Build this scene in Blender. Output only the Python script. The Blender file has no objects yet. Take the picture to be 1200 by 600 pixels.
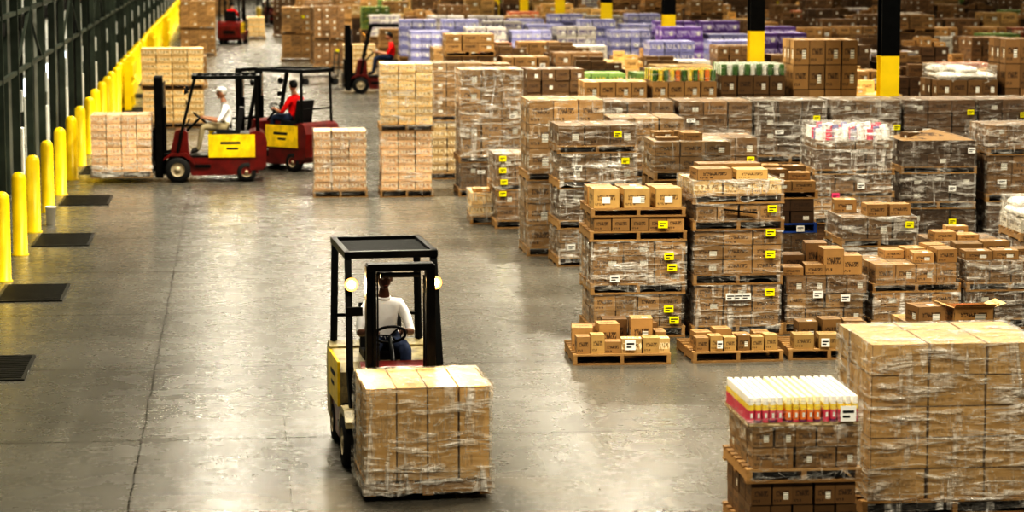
import bpy, math, random
from mathutils import Vector, Matrix
random.seed(7)
S=bpy.context.scene
COL=S.collection
R=random.uniform

# ------------------------------------------------------------------ materials
MATS={}
class NT:
    def __init__(s,name):
        m=bpy.data.materials.new(name); m.use_nodes=True
        s.m=m; s.t=m.node_tree; s.b=s.t.nodes['Principled BSDF']; s.out=s.t.nodes['Material Output']
        MATS[name]=m
    def n(s,typ,**k):
        x=s.t.nodes.new(typ)
        for a,b in k.items(): setattr(x,a,b)
        return x
    def l(s,a,b): s.t.links.new(a,b)
    def setin(s,sock,v):
        if isinstance(v,bpy.types.NodeSocket): s.l(v,sock)
        else: sock.default_value=v
    def math(s,op,a,b=0.0,c=0.0,clamp=False):
        x=s.n('ShaderNodeMath',operation=op,use_clamp=clamp)
        s.setin(x.inputs[0],a); s.setin(x.inputs[1],b); s.setin(x.inputs[2],c)
        return x.outputs[0]
    def mix(s,f,a,b,blend='MIX'):
        x=s.n('ShaderNodeMix',data_type='RGBA',blend_type=blend)
        s.setin(x.inputs[0],f)
        for i,v in ((6,a),(7,b)):
            if isinstance(v,tuple) and len(v)==3: v=v+(1,)
            s.setin(x.inputs[i],v)
        return x.outputs[2]
    def coord(s,kind='Object',scale=(1,1,1),rot=(0,0,0)):
        c=s.n('ShaderNodeTexCoord'); mp=s.n('ShaderNodeMapping')
        mp.inputs['Scale'].default_value=scale; mp.inputs['Rotation'].default_value=rot
        s.l(c.outputs[kind],mp.inputs[0]); return mp.outputs[0]
    def noise(s,vec,scale,detail=3,rough=.5,dist=0):
        x=s.n('ShaderNodeTexNoise'); s.l(vec,x.inputs['Vector'])
        x.inputs['Scale'].default_value=scale; x.inputs['Detail'].default_value=detail
        x.inputs['Roughness'].default_value=rough; x.inputs['Distortion'].default_value=dist
        return x.outputs[0]
    def ramp(s,f,p0,p1,clamp=True):
        x=s.n('ShaderNodeMapRange'); s.setin(x.inputs[0],f)
        x.inputs[1].default_value=p0; x.inputs[2].default_value=p1
        return x.outputs[0]
    def bump(s,h,strength=.3,dist=.01,target=None):
        x=s.n('ShaderNodeBump'); x.inputs['Strength'].default_value=strength; x.inputs['Distance'].default_value=dist
        s.l(h,x.inputs['Height']); s.l(x.outputs[0],(target or s.b).inputs['Normal']); return x.outputs[0]

def simple(name,col,rough=.5,metal=0.,var=.15,scale=6,emit=0,ecol=None,coat=0,bump=0,dirt=0):
    t=NT(name); v=t.noise(t.coord('Object'),scale,4)
    f=t.ramp(v,.3,.7)
    lo=tuple(c*(1-var) for c in col); hi=tuple(min(1,c*(1+var)) for c in col)
    c=t.mix(f,lo,hi)
    if dirt:
        d=t.noise(t.coord('Object',(1,1,.6)),5,7,.75)
        c=t.mix(t.math('MULTIPLY',t.ramp(d,.46,.68),dirt),c,(.03,.024,.016))
    t.l(c,t.b.inputs['Base Color'])
    t.b.inputs['Roughness'].default_value=rough; t.b.inputs['Metallic'].default_value=metal
    t.b.inputs['Coat Weight'].default_value=coat
    if bump: t.bump(v,bump)
    if emit:
        t.b.inputs['Emission Color'].default_value=(ecol or col)+(1,); t.b.inputs['Emission Strength'].default_value=emit
    return t.m

def cardboard(name,col,prt=.5,label=0.,coat=0.,pcol=(.05,.03,.02),band=None,lcol=(.8,.78,.7),rnd=.5,rough=.55):
    t=NT(name)
    g=t.n('ShaderNodeNewGeometry'); ri=g.outputs['Random Per Island']
    oi=t.n('ShaderNodeObjectInfo')
    uv=t.coord('UV'); sep=t.n('ShaderNodeSeparateXYZ'); t.l(uv,sep.inputs[0]); u,v=sep.outputs[0],sep.outputs[1]
    ob=t.coord('Object')
    n1=t.noise(ob,9,4,.6)
    k=t.math('ADD',t.math('MULTIPLY',ri,rnd),t.math('MULTIPLY',n1,.35))
    k=t.math('ADD',k,1-.5*rnd-.175)
    k=t.math('MULTIPLY',k,t.math('ADD',.58,t.math('MULTIPLY',oi.outputs['Random'],.78)))
    c=t.n('ShaderNodeCombineColor')
    for i in range(3): t.l(t.math('MULTIPLY',k,col[i]),c.inputs[i])
    colr=c.outputs[0]
    au=t.math('ABSOLUTE',t.math('SUBTRACT',u,.5)); av=t.math('ABSOLUTE',t.math('SUBTRACT',v,.55))
    blk=t.math('MULTIPLY',t.math('LESS_THAN',au,.33),t.math('LESS_THAN',av,.13))
    pn=t.noise(t.coord('UV',(22,7,1)),1.,1)
    pm=t.math('MULTIPLY',blk,t.math('GREATER_THAN',pn,.47))
    av2=t.math('ABSOLUTE',t.math('SUBTRACT',v,.2))
    blk2=t.math('MULTIPLY',t.math('LESS_THAN',t.math('ABSOLUTE',t.math('SUBTRACT',u,.25)),.18),t.math('LESS_THAN',av2,.06))
    pm=t.math('MAXIMUM',pm,t.math('MULTIPLY',blk2,t.math('GREATER_THAN',pn,.5)))
    colr=t.mix(t.math('MULTIPLY',pm,prt),colr,pcol)
    eu=t.math('MAXIMUM',t.math('ABSOLUTE',t.math('SUBTRACT',u,.5)),t.math('ABSOLUTE',t.math('SUBTRACT',v,.5)))
    if band:
        bm=t.math('LESS_THAN',t.math('ABSOLUTE',t.math('SUBTRACT',v,.5)),.22)
        bn=t.math('GREATER_THAN',t.noise(t.coord('UV',(9,3,1)),1.,1),.5)
        colr=t.mix(t.math('MULTIPLY',t.math('MULTIPLY',bm,bn),.8),colr,band)
    if label:
        on=t.math('LESS_THAN',t.math('FRACT',t.math('MULTIPLY',ri,7.3)),label)
        lm=t.math('MULTIPLY',t.math('LESS_THAN',t.math('ABSOLUTE',t.math('SUBTRACT',u,.66)),.13),
                  t.math('LESS_THAN',t.math('ABSOLUTE',t.math('SUBTRACT',v,.42)),.17))
        lm=t.math('MULTIPLY',lm,on)
        bars=t.math('GREATER_THAN',t.math('FRACT',t.math('MULTIPLY',v,9.)),.6)
        lc=t.mix(bars,lcol,tuple(x*.45 for x in lcol))
        colr=t.mix(lm,colr,lc)
    colr=t.mix(t.math('MULTIPLY',t.math('GREATER_THAN',eu,.485),.55),colr,(.03,.02,.01))
    t.l(colr,t.b.inputs['Base Color'])
    t.b.inputs['Roughness'].default_value=rough
    if coat:
        w=t.noise(t.coord('Object',(1.5,1.5,6)),5,5,.65)
        t.l(t.math('MULTIPLY',t.ramp(w,.4,.65),coat),t.b.inputs['Coat Weight'])
        t.b.inputs['Coat Roughness'].default_value=.18
        bp=t.n('ShaderNodeBump'); bp.inputs['Strength'].default_value=.8; bp.inputs['Distance'].default_value=.05
        t.l(w,bp.inputs['Height']); t.l(bp.outputs[0],t.b.inputs['Coat Normal'])
    t.bump(n1,.15,.01)
    return t.m

cardboard('carton_tan',(.37,.23,.100),.8,.35)
cardboard('carton_gold',(.54,.365,.155),.7,.25)
cardboard('carton_brown',(.215,.13,.059),.8,.4)
cardboard('carton_dark',(.12,.072,.038),.7,.45)
cardboard('carton_white',(.60,.56,.48),.8,.4,rnd=.25)
cardboard('carton_plain',(.62,.415,.18),.25,0,rnd=.14)
cardboard('carton_light',(.64,.45,.22),.6,.0,band=(.92,.80,.56))
cardboard('carton_pinkish',(.66,.44,.26),.7,.0,band=(.92,.84,.68),pcol=(.3,.08,.03))
cardboard('carton_tan_film',(.35,.22,.097),.8,.4,coat=.9)
cardboard('carton_brown_film',(.205,.124,.058),.8,.5,coat=1)
cardboard('carton_gold_film',(.48,.32,.135),.7,.3,coat=.9)
cardboard('product_blue',(.22,.22,.38),.9,.6,coat=.6,pcol=(.05,.04,.2),band=(.7,.68,.7))
cardboard('product_white',(.55,.51,.45),.9,.5,coat=.6,pcol=(.1,.08,.15),band=(.12,.1,.22))
cardboard('product_purple',(.15,.08,.28),.7,.6,coat=.6,pcol=(.65,.65,.7),band=(.45,.4,.58))
cardboard('product_green',(.2,.3,.1),.8,.6,coat=.4,pcol=(.7,.55,.06),band=(.08,.2,.08))
cardboard('product_red',(.42,.13,.06),.7,.5,coat=.4,pcol=(.7,.6,.3),band=(.7,.6,.5))

def wood(name,a,b):
    t=NT(name); g=t.n('ShaderNodeNewGeometry')
    n=t.noise(t.coord('Object',(1,8,8)),6,4,.6)
    f=t.math('ADD',t.math('MULTIPLY',n,.6),t.math('MULTIPLY',g.outputs['Random Per Island'],.5),clamp=True)
    t.l(t.mix(f,a,b),t.b.inputs['Base Color']); t.b.inputs['Roughness'].default_value=.75; t.bump(n,.2)
wood('pallet_wood',(.16,.09,.037),(.47,.30,.13))
wood('pallet_blue',(.02,.06,.25),(.04,.12,.4))

def film(name,base,gain,ridge,lo=.56,hi=.78):
    t=NT(name)
    oi=t.n('ShaderNodeObjectInfo')
    off=t.n('ShaderNodeCombineXYZ')
    for i,m in enumerate((13.,29.,7.)): t.l(t.math('MULTIPLY',oi.outputs['Random'],m),off.inputs[i])
    def cc(sc,rot):
        v=t.n('ShaderNodeVectorMath',operation='ADD'); t.l(t.coord('Object',sc,rot),v.inputs[0]); t.l(off.outputs[0],v.inputs[1]); return v.outputs[0]
    n1=t.noise(cc((.8,.8,4.6),(.12,.1,0)),3.0,4,.6,.5)
    n2=t.noise(cc((5,5,.8),(.1,-.15,0)),2.2,3,.6,.5)
    n3=t.noise(cc((1,1,2.4),(.5,.4,0)),5,2,.5,.6)
    s=t.math('MAXIMUM',t.ramp(n1,lo,hi),t.math('MULTIPLY',t.ramp(n2,lo+.03,hi+.03),.8))
    r1=t.ramp(t.math('ABSOLUTE',t.math('SUBTRACT',n1,.55)),.014,.0)
    r3=t.ramp(t.math('ABSOLUTE',t.math('SUBTRACT',n3,.56)),.010,.0)
    rr=t.math('MULTIPLY',t.math('MAXIMUM',r1,r3),ridge)
    f=t.math('ADD',t.math('MAXIMUM',t.math('MULTIPLY',s,gain),rr),base,clamp=True)
    tr=t.n('ShaderNodeBsdfTransparent'); tr.inputs[0].default_value=(.97,.97,.96,1)
    t.b.inputs['Base Color'].default_value=(.93,.90,.84,1); t.b.inputs['Roughness'].default_value=.18
    t.b.inputs['Specular IOR Level'].default_value=.9
    h=t.math('ADD',t.math('ADD',n1,n2),t.math('MULTIPLY',n3,.5)); t.bump(h,1.,.09)
    mx=t.n('ShaderNodeMixShader'); t.l(f,mx.inputs[0]); t.l(tr.outputs[0],mx.inputs[1]); t.l(t.b.outputs[0],mx.inputs[2])
    t.l(mx.outputs[0],t.out.inputs[0])
film('stretch_film',.05,.62,.34,.54,.74)
film('stretch_film_heavy',.10,.8,.45,.50,.70)
simple('yellow_paint',(.85,.62,.01),.4,0,.12,3)
simple('yellow_column',(.8,.60,.02),.45,0,.1,2)
simple('black_steel',(.010,.011,.011),.35,.3,.3,8)
simple('mast_steel',(.022,.022,.022),.35,.7,.3,8)
simple('fork_steel',(.18,.17,.16),.4,.9,.3,8)
simple('chrome_rod',(.6,.6,.6),.2,1,.1,8)
simple('rubber',(.02,.02,.02),.8,0,.3,20,bump=.3)
simple('wheel_hub',(.45,.39,.28),.5,.3,.2,8)
simple('truck_red',(.15,.011,.008),.35,0,.3,5,coat=.4,dirt=.55)
simple('truck_yellow',(.82,.60,.01),.4,0,.12,5,coat=.3,dirt=.35)
simple('truck_cream',(.40,.34,.19),.45,0,.2,5,coat=.2,dirt=.75)
simple('seat_vinyl',(.02,.02,.022),.5,0,.2,15)
simple('white_cotton',(.90,.89,.87),.85,0,.06,12,bump=.2)
simple('red_cotton',(.6,.01,.01),.85,0,.12,12,bump=.2)
simple('khaki_cotton',(.36,.31,.2),.85,0,.12,12,bump=.2)
simple('denim',(.03,.045,.09),.85,0,.2,20,bump=.2)
simple('skin_dark',(.13,.06,.034),.42,0,.1,20)
simple('skin_mid',(.45,.24,.15),.5,0,.1,20)
simple('hair_black',(.008,.007,.006),.7,0,.2,60,bump=.4)
simple('hair_grey',(.55,.54,.5),.7,0,.2,60,bump=.4)
simple('eye_white',(.8,.8,.78),.2)
simple('eye_dark',(.01,.008,.006),.1)
simple('lip',(.25,.08,.06),.5)
simple('shoe_leather',(.02,.016,.013),.6)
simple('lamp_glass',(1,.85,.5),.3,emit=30,ecol=(1,.78,.45))
simple('lamp_glow_disc',(.6,.3,.08),.3,emit=2.2,ecol=(1,.50,.12))  # emissive orange disc, painted glow around the headlamp core
simple('lamp_amber',(.9,.4,.05),.3,emit=1.5,ecol=(1,.5,.1))
simple('tag_yellow',(.95,.87,.01),.5,0,.04)
simple('tag_white',(.88,.87,.82),.5,0,.04)
simple('tag_pink',(.8,.1,.25),.5,0,.05)
simple('tag_ink',(.03,.03,.03),.6)
simple('plastic_white',(.88,.86,.80),.35,0,.05)
simple('plastic_cream',(.9,.84,.62),.35,0,.05)
simple('can_pink',(.72,.10,.18),.3,0,.1,30,coat=.5)
simple('can_orange',(.85,.28,.05),.3,0,.1,30,coat=.5)
simple('can_yellow',(.92,.72,.10),.3,0,.1,30,coat=.5)
simple('can_purple',(.22,.06,.18),.3,0,.1,30,coat=.5)
simple('can_green',(.08,.2,.05),.3,0,.2,30,coat=.5)
simple('dock_steel',(.06,.075,.06),.5,.2,.3,2)
simple('wall_steel',(.15,.16,.14),.6,.1,.35,1)
simple('door_panel',(.60,.62,.60),.5,.1,.3,1.2)
simple('door_window',(.75,.85,.95),.2,emit=2,ecol=(.75,.87,1))
simple('dock_rubber',(.015,.015,.015),.8)
simple('ceiling_deck',(.14,.135,.12),.8,0,.15,.5)
simple('wall_panel',(.10,.10,.09),.8,0,.2,.4)
simple('lamp_housing',(.5,.5,.5),.4,.6)
simple('grate_steel',(.05,.05,.045),.45,.6,.3,5)

def floor_mat():
    t=NT('polished_concrete')
    ob=t.coord('Object'); sep=t.n('ShaderNodeSeparateXYZ'); t.l(ob,sep.inputs[0]); x,y=sep.outputs[0],sep.outputs[1]
    n1=t.noise(ob,.3,5,.6); n2=t.noise(ob,2.2,6,.65); n3=t.noise(t.coord('Object',(3,.22,1)),1.2,5,.6)
    c=t.mix(t.ramp(n1,.3,.7),(.100,.096,.082),(.170,.163,.143))
    c=t.mix(t.math('MULTIPLY',t.ramp(n2,.35,.75),.35),c,(.06,.056,.046))
    c=t.mix(t.math('MULTIPLY',t.ramp(n3,.5,.75),.3),c,(.23,.22,.195))
    ln=t.math('LESS_THAN',t.math('ABSOLUTE',t.math('SUBTRACT',x,3.72)),.03)
    ln=t.math('MULTIPLY',ln,t.math('GREATER_THAN',n2,.56))
    c=t.mix(t.math('MULTIPLY',ln,.25),c,(.5,.48,.42))
    wob=t.math('MULTIPLY',t.math('SUBTRACT',t.noise(t.coord('Object',(0,1,0)),.9,3),.5),.07)
    jx=t.math('ABSOLUTE',t.math('ADD',t.math('ADD',x,1.03),wob))
    j1=t.math('MULTIPLY',t.math('LESS_THAN',jx,.009),.85)
    my=t.math('ABSOLUTE',t.math('SUBTRACT',t.math('FRACT',t.math('DIVIDE',t.math('SUBTRACT',y,1.6),4.3)),.5))
    j2=t.math('MULTIPLY',t.math('LESS_THAN',my,.005),.6)
    mx=t.math('ABSOLUTE',t.math('SUBTRACT',t.math('FRACT',t.math('DIVIDE',t.math('ADD',x,1.9),4.6)),.5))
    j3=t.math('MULTIPLY',t.math('LESS_THAN',mx,.0015),.3)
    j=t.math('MAXIMUM',j1,t.math('MAXIMUM',j2,j3))
    c=t.mix(t.math('MULTIPLY',j,.9),c,(.015,.013,.010))
    t.l(c,t.b.inputs['Base Color'])
    r=t.math('ADD',.17,t.math('MULTIPLY',n2,.20)); t.l(r,t.b.inputs['Roughness'])
    t.l(t.math('SUBTRACT',.42,t.math('MULTIPLY',j,.4)),t.b.inputs['Specular IOR Level'])
    t.bump(t.math('ADD',n2,t.math('MULTIPLY',j,-3.)),.06,.01)
floor_mat()

# ------------------------------------------------------------------ mesh builder
class MB:
    def __init__(s): s.v=[];s.f=[];s.m=[];s.uv=[];s.sm=[];s.names=[]
    def mi(s,n):
        if n not in s.names: s.names.append(n)
        return s.names.index(n)
    def add(s,vs,fs,mat,uvs=None,smooth=False,M=None):
        o=len(s.v)
        for p in vs:
            if M is not None: p=M@Vector(p)
            s.v.append(tuple(p))
        k=s.mi(mat)
        for i,fc in enumerate(fs):
            s.f.append(tuple(o+a for a in fc)); s.m.append(k); s.sm.append(smooth)
            s.uv.append(uvs[i] if uvs else [(0,0),(1,0),(1,1),(0,1)][:len(fc)] if len(fc)<=4 else [(.5,.02)]*len(fc))
    def box(s,x0,y0,z0,x1,y1,z1,mat,M=None):
        vs=[(x0,y0,z0),(x1,y0,z0),(x1,y1,z0),(x0,y1,z0),(x0,y0,z1),(x1,y0,z1),(x1,y1,z1),(x0,y1,z1)]
        fs=[(0,1,5,4),(1,2,6,5),(2,3,7,6),(3,0,4,7),(4,5,6,7),(3,2,1,0)]
        s.add(vs,fs,mat,M=M)
    def cbox(s,c,d,mat,rz=0,rx=0,ry=0):
        M=Matrix.Translation(c)@Matrix.Rotation(rz,4,'Z')@Matrix.Rotation(ry,4,'Y')@Matrix.Rotation(rx,4,'X')
        s.box(-d[0]/2,-d[1]/2,-d[2]/2,d[0]/2,d[1]/2,d[2]/2,mat,M=M)
    def beam(s,p0,p1,w,h,mat):
        p0=Vector(p0);p1=Vector(p1);d=p1-p0;L=d.length
        q=d.to_track_quat('Z','Y').to_matrix().to_4x4()
        s.box(-w/2,-h/2,0,w/2,h/2,L,mat,M=Matrix.Translation(p0)@q)
    def cyl(s,p0,p1,r0,r1,mat,n=16,cap=True,capmat=None):
        p0=Vector(p0);p1=Vector(p1);d=p1-p0;L=d.length
        M=Matrix.Translation(p0)@d.to_track_quat('Z','Y').to_matrix().to_4x4()
        vs=[];fs=[]
        for i in range(n):
            a=2*math.pi*i/n; vs+= [(r0*math.cos(a),r0*math.sin(a),0),(r1*math.cos(a),r1*math.sin(a),L)]
        for i in range(n):
            j=(i+1)%n; fs.append((2*i,2*j,2*j+1,2*i+1))
        s.add(vs,fs,mat,smooth=True,M=M)
        if cap:
            s.add([v for v in vs if v[2]==0][::-1],[tuple(range(n))],capmat or mat,M=M)
            s.add([v for v in vs if v[2]!=0],[tuple(range(n))],capmat or mat,M=M)
    def rings(s,prof,mat,n=20,M=None,smooth=True):
        vs=[];fs=[]
        for (r,z) in prof:
            for i in range(n):
                a=2*math.pi*i/n; vs.append((r*math.cos(a),r*math.sin(a),z))
        for k in range(len(prof)-1):
            for i in range(n):
                j=(i+1)%n; fs.append((k*n+i,k*n+j,(k+1)*n+j,(k+1)*n+i))
        s.add(vs,fs,mat,smooth=smooth,M=M)
    def torus(s,c,axis,Rr,r,mat,n=28,m=8):
        M=Matrix.Translation(c)@Vector(axis).to_track_quat('Z','Y').to_matrix().to_4x4()
        vs=[];fs=[]
        for i in range(n):
            a=2*math.pi*i/n
            for j in range(m):
                b=2*math.pi*j/m; q=Rr+r*math.cos(b); vs.append((q*math.cos(a),q*math.sin(a),r*math.sin(b)))
        for i in range(n):
            for j in range(m):
                fs.append((i*m+j,((i+1)%n)*m+j,((i+1)%n)*m+(j+1)%m,i*m+(j+1)%m))
        s.add(vs,fs,mat,smooth=True,M=M)
    def prism(s,prof,y0,y1,mat):
        n=len(prof)
        vs=[(x,y0,z) for x,z in prof]+[(x,y1,z) for x,z in prof]
        fs=[tuple(range(n)),tuple(range(2*n-1,n-1,-1))]+[(i,i+n,(i+1)%n+n,(i+1)%n) for i in range(n)]
        s.add(vs,fs,mat)
    def ell(s,c,r,mat,nu=16,nv=10,M=None,fn=None,cut=None):
        vs=[];fs=[]
        for k in range(nv+1):
            th=math.pi*k/nv
            for i in range(nu):
                a=2*math.pi*i/nu
                p=Vector((math.sin(th)*math.cos(a),math.sin(th)*math.sin(a),math.cos(th)))
                if fn: p=fn(p)
                vs.append((c[0]+r[0]*p.x,c[1]+r[1]*p.y,c[2]+r[2]*p.z))
        for k in range(nv):
            for i in range(nu):
                j=(i+1)%nu; fs.append((k*nu+i,(k+1)*nu+i,(k+1)*nu+j,k*nu+j))
        s.add(vs,fs,mat,smooth=True,M=M)
    def mesh(s,name):
        me=bpy.data.meshes.new(name); me.from_pydata(s.v,[],s.f)
        for n in s.names: me.materials.append(MATS[n])
        me.polygons.foreach_set('material_index',s.m); me.polygons.foreach_set('use_smooth',s.sm)
        ul=me.uv_layers.new(name='UVMap'); fl=[]
        for u in s.uv:
            for a in u: fl+=[a[0],a[1]]
        ul.data.foreach_set('uv',fl); me.update(); return me
def place(name,me,loc=(0,0,0),rz=0,parent=None,bevel=0):
    o=bpy.data.objects.new(name,me); COL.objects.link(o); o.location=loc; o.rotation_euler=(0,0,rz)
    if parent: o.parent=parent
    if bevel:
        b=o.modifiers.new('bevel','BEVEL'); b.width=bevel; b.segments=2; b.limit_method='ANGLE'; b.angle_limit=math.radians(50)
    return o

# ------------------------------------------------------------------ pallets and stacks
def pallet(mb,w,d,z,h=.14,mat='pallet_wood'):
    t=.022
    for x in (-w/2,-.022,w/2-.045): mb.box(x,-d/2,z+t,x+.045,d/2,z+h-t,mat)
    n=7
    for i in range(n):
        y=-d/2+(d-.1)*i/(n-1); mb.box(-w/2-.005,y,z+h-t,w/2+.005,y+.1,z+h,mat)
    for y in (-d/2,-.05,d/2-.1): mb.box(-w/2-.005,y,z,w/2+.005,y+.1,z+t,mat)
def boxes(mb,w,d,h,z,nx,ny,nz,mat,jit=.008):
    mats=mat if isinstance(mat,(list,tuple)) else [mat]
    bw,bd,bh=w/nx,d/ny,h/nz
    for k in range(nz):
        ml=mats[k%len(mats)]
        for j in range(ny):
            for i in range(nx):
                if 0<i<nx-1 and 0<j<ny-1 and k<nz-1: continue
                jx,jy=R(-jit,jit),R(-jit,jit); g=.005
                mb.box(-w/2+i*bw+g+jx,-d/2+j*bd+g+jy,z+k*bh+.002,-w/2+(i+1)*bw-g+jx,-d/2+(j+1)*bd-g+jy,z+(k+1)*bh-.003,ml)
def wrap(mb,w,d,z0,z1,off=.018,top=True,mat='stretch_film',rag=.06,bag=.014):
    w=w/2+off;d=d/2+off;N=10
    cs=[(-w,-d),(w,-d),(w,d),(-w,d)]
    for s in range(4):
        a=cs[s];b=cs[(s+1)%4];vs=[];fs=[]
        for k in range(N+1):
            for i in range(N+1):
                f=i/N;x=a[0]+(b[0]-a[0])*f;y=a[1]+(b[1]-a[1])*f
                zz=z0+(z1-z0)*k/N
                if k==0: zz-=R(0,rag)
                q=0 if i in(0,N) else R(-.004,bag)
                nx_,ny_=((0,-1),(1,0),(0,1),(-1,0))[s]
                vs.append((x+nx_*q,y+ny_*q,zz))
        for k in range(N):
            for i in range(N): p=k*(N+1)+i; fs.append((p,p+1,p+N+2,p+N+1))
        mb.add(vs,fs,mat,smooth=True)
    if top: mb.add([(-w,-d,z1),(w,-d,z1),(w,d,z1),(-w,d,z1)],[(0,1,2,3)],mat)
def tag(mb,x,z,y,w=.12,h=.09,mat='tag_yellow',lines=True):
    y-=.034
    mb.box(x-w/2,y-.003,z-h/2,x+w/2,y,z+h/2,mat)
    if lines:
        mb.box(x-w*.36,y-.005,z+h*.05,x+w*.36,y-.003,z+h*.2,'tag_ink')
        mb.box(x-w*.36,y-.005,z-h*.25,x+w*.1,y-.003,z-h*.12,'tag_ink')
def loose(mb,x,y,z,w,d,h,mat,rz=0):
    M=Matrix.Translation((x,y,z))@Matrix.Rotation(rz,4,'Z')
    mb.box(-w/2,-d/2,0,w/2,d/2,h,mat,M=M)
def stack(name,X0,D,w,d,tiers,extra=None,rz=None,tags=(),auto=.6):
    """tiers: (pallet_h, h, nx, ny, nz, mat, wrapped[, pallet material])"""
    mb=MB(); z=0
    for ti,t in enumerate(tiers):
        ph,h,nx,ny,nz,mat,wr=t[:7]; pm=t[7] if len(t)>7 else 'pallet_wood'
        if ph: pallet(mb,w*R(.98,1.02),d,z,ph,pm)
        z+=ph; sw=w*R(.93,.99)
        if h>0:
            s0=len(mb.v)
            boxes(mb,sw,d*.97,h,z,nx,ny,nz,mat)
            if wr: wrap(mb,sw,d*.97,z-.06,z+h+.008,mat='stretch_film_heavy' if (wr==2 or (name!='light_carton_stack' and R(0,1)<.3)) else 'stretch_film')
            if not tags and wr and D<60:
                if R(0,1)<auto: tag(mb,R(.1,.45)*w,z+h*R(.4,.8),-d/2,mat='tag_yellow' if R(0,1)<.5 else 'tag_white')
                if R(0,1)<auto*.6: tag(mb,-R(.1,.4)*w,z+h*R(.3,.8),-d/2,.15,.07,'tag_white')
            if ti:
                dx=R(-.02,.02)
                for q in range(s0,len(mb.v)): p=mb.v[q]; mb.v[q]=(p[0]+dx,p[1],p[2])
            z+=h+.004
    if extra: extra(mb,z)
    for (tx,tz,tm) in tags: tag(mb,tx,tz,-d/2,mat=tm)
    me=mb.mesh(name)
    return place(name,me,(X0+w/2,D+d/2,0),R(-.03,.03) if rz is None else rz)

T,G,B,DK,WH='carton_tan','carton_gold','carton_brown','carton_dark','carton_white'
TF,GF,BF='carton_tan_film','carton_gold_film','carton_brown_film'
Y_='tag_yellow';W_='tag_white'
def loose_top(mat,n,w=1.,d=.9,hmin=.14,hmax=.26,smin=.25,smax=.4,pr=.8):
    def f(mb,z):
        xs=[-w/2+ (i+.5)*w/n for i in range(n)]
        for x in xs:
            for yy in (-d/4,d/4):
                if R(0,1)<pr: loose(mb,x,yy,z,min(R(smin,smax),w/n*.96),R(.25,.4),R(hmin,hmax),mat,R(-.12,.12))
    return f
def sacks(mb,z):
    for k in range(2):
        for x in (-.33,.02,.36):
            for y in (-.24,.24):
                if k and R(0,1)<.35: continue
                mb.ell((x+R(-.03,.03),y,z+.06+k*.11),(.20,.27,.068),'plastic_white',16,8,fn=lambda p:Vector((math.copysign(abs(p.x)**.6,p.x),math.copysign(abs(p.y)**.6,p.y),p.z)))
    wrap(mb,1.1,1.0,z-.02,z+.26,mat='stretch_film_heavy')

def top12(mb,z):
    for x in (-.4,-.02,.38):
        loose(mb,x,-.3,z,.33,.36,.24,G,R(-.04,.04)); loose(mb,x,.2,z,.33,.36,.22,T,R(-.04,.04))
    for x in (-.4,-.02,.38):
        mb.box(x-.05,-.490,z+.06,x+.05,-.487,z+.14,'tag_white')
stack('stacked_pallet_goods',4.28,31.2,1.2,1.05,[(.14,.40,4,3,2,TF,1),(.14,.52,3,3,3,T,1),(.13,.17,5,3,1,T,0),(.11,0,1,1,1,T,0)],extra=top12,
  tags=[(.38,1.02,Y_),(.42,.88,Y_),(.38,.36,Y_),(.3,1.42,Y_),(.45,.22,Y_),(-.3,.75,W_)])
def top13(mb,z):
    loose(mb,-.3,-.25,z,.45,.4,.14,T,.05); loose(mb,.2,-.2,z,.4,.4,.12,G,-.05); loose(mb,0,.2,z,.8,.35,.16,T)
    mb.beam((-.2,-.575,1.60),(.22,-.575,1.55),.05,.015,'black_steel')
stack('stacked_pallet_goods',5.56,31.2,1.14,1.05,[(.14,.50,3,3,3,T,1),(.14,.54,3,3,3,T,1),(.13,.20,4,3,1,T,1),(.12,.17,3,3,1,'carton_light',2)],extra=top13,
  tags=[(.4,1.03,Y_),(.4,.55,Y_),(.42,1.6,Y_),(.4,1.3,Y_),(-.1,.5,W_),(.0,.5,W_),(.1,.5,W_)])
def ex14(mb,z):
    for x,h in ((-.38,.10),(-.1,.13),(.12,.33),(.36,.24)): loose(mb,x,-.25,z,.26,.36,h,T,R(-.08,.08))
    for x,h in ((-.3,.2),(.0,.35),(.3,.2)): loose(mb,x,.2,z,.28,.36,h,B,R(-.08,.08))
stack('stacked_pallet_goods',6.76,31.3,1.06,1.05,[(.14,.36,4,3,2,TF,1),(.0,.22,4,3,1,B,1)],extra=ex14,tags=[(-.1,.5,W_),(.25,.45,W_)])
stack('stacked_pallet_goods',7.9,31.4,1.14,1.05,[(.14,.34,3,3,2,T,2),(.12,.24,4,3,1,T,1)],extra=loose_top(T,4,1.1,.9,.06,.18),tags=[(0,.3,W_)])
stack('stacked_pallet_goods',9.12,31.4,1.14,1.05,[(.14,.34,3,3,2,B,1),(.12,.26,4,3,2,T,1)],extra=loose_top(T,3,1.1,.9,.08,.2))
stack('stacked_pallet_goods',10.34,31.9,1.14,1.05,[(.14,.5,3,3,2,B,1),(.12,.4,4,3,2,TF,1)])
def openc(mb,z):
    w,d,h,t=.5,.4,.2,.012
    mb.box(.0,-.45,z,w,-.45+t,z+h,T);mb.box(.0,-.05-t,z,w,-.05,z+h,T);mb.box(0,-.45,z,t,-.05,z+h,T);mb.box(w-t,-.45,z,w,-.05,z+h,T)
    mb.add([(0,-.45,z+h),(w,-.45,z+h),(w+.02,-.6,z+h+.06),(-.02,-.6,z+h+.06)],[(0,1,2,3)],T)
    mb.add([(0,-.45,z+h),(0,-.05,z+h),(-.15,-.03,z+h+.05),(-.15,-.47,z+h+.05)],[(0,1,2,3)],G)
    mb.add([(w,-.45,z+h),(w,-.05,z+h),(w+.15,-.03,z+h+.05),(w+.15,-.47,z+h+.05)],[(0,1,2,3)],G)
    mb.box(.1,-.4,z,.4,-.1,z+.15,'tag_pink')
    loose(mb,-.3,-.25,z,.35,.4,.22,B,.1)
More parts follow.
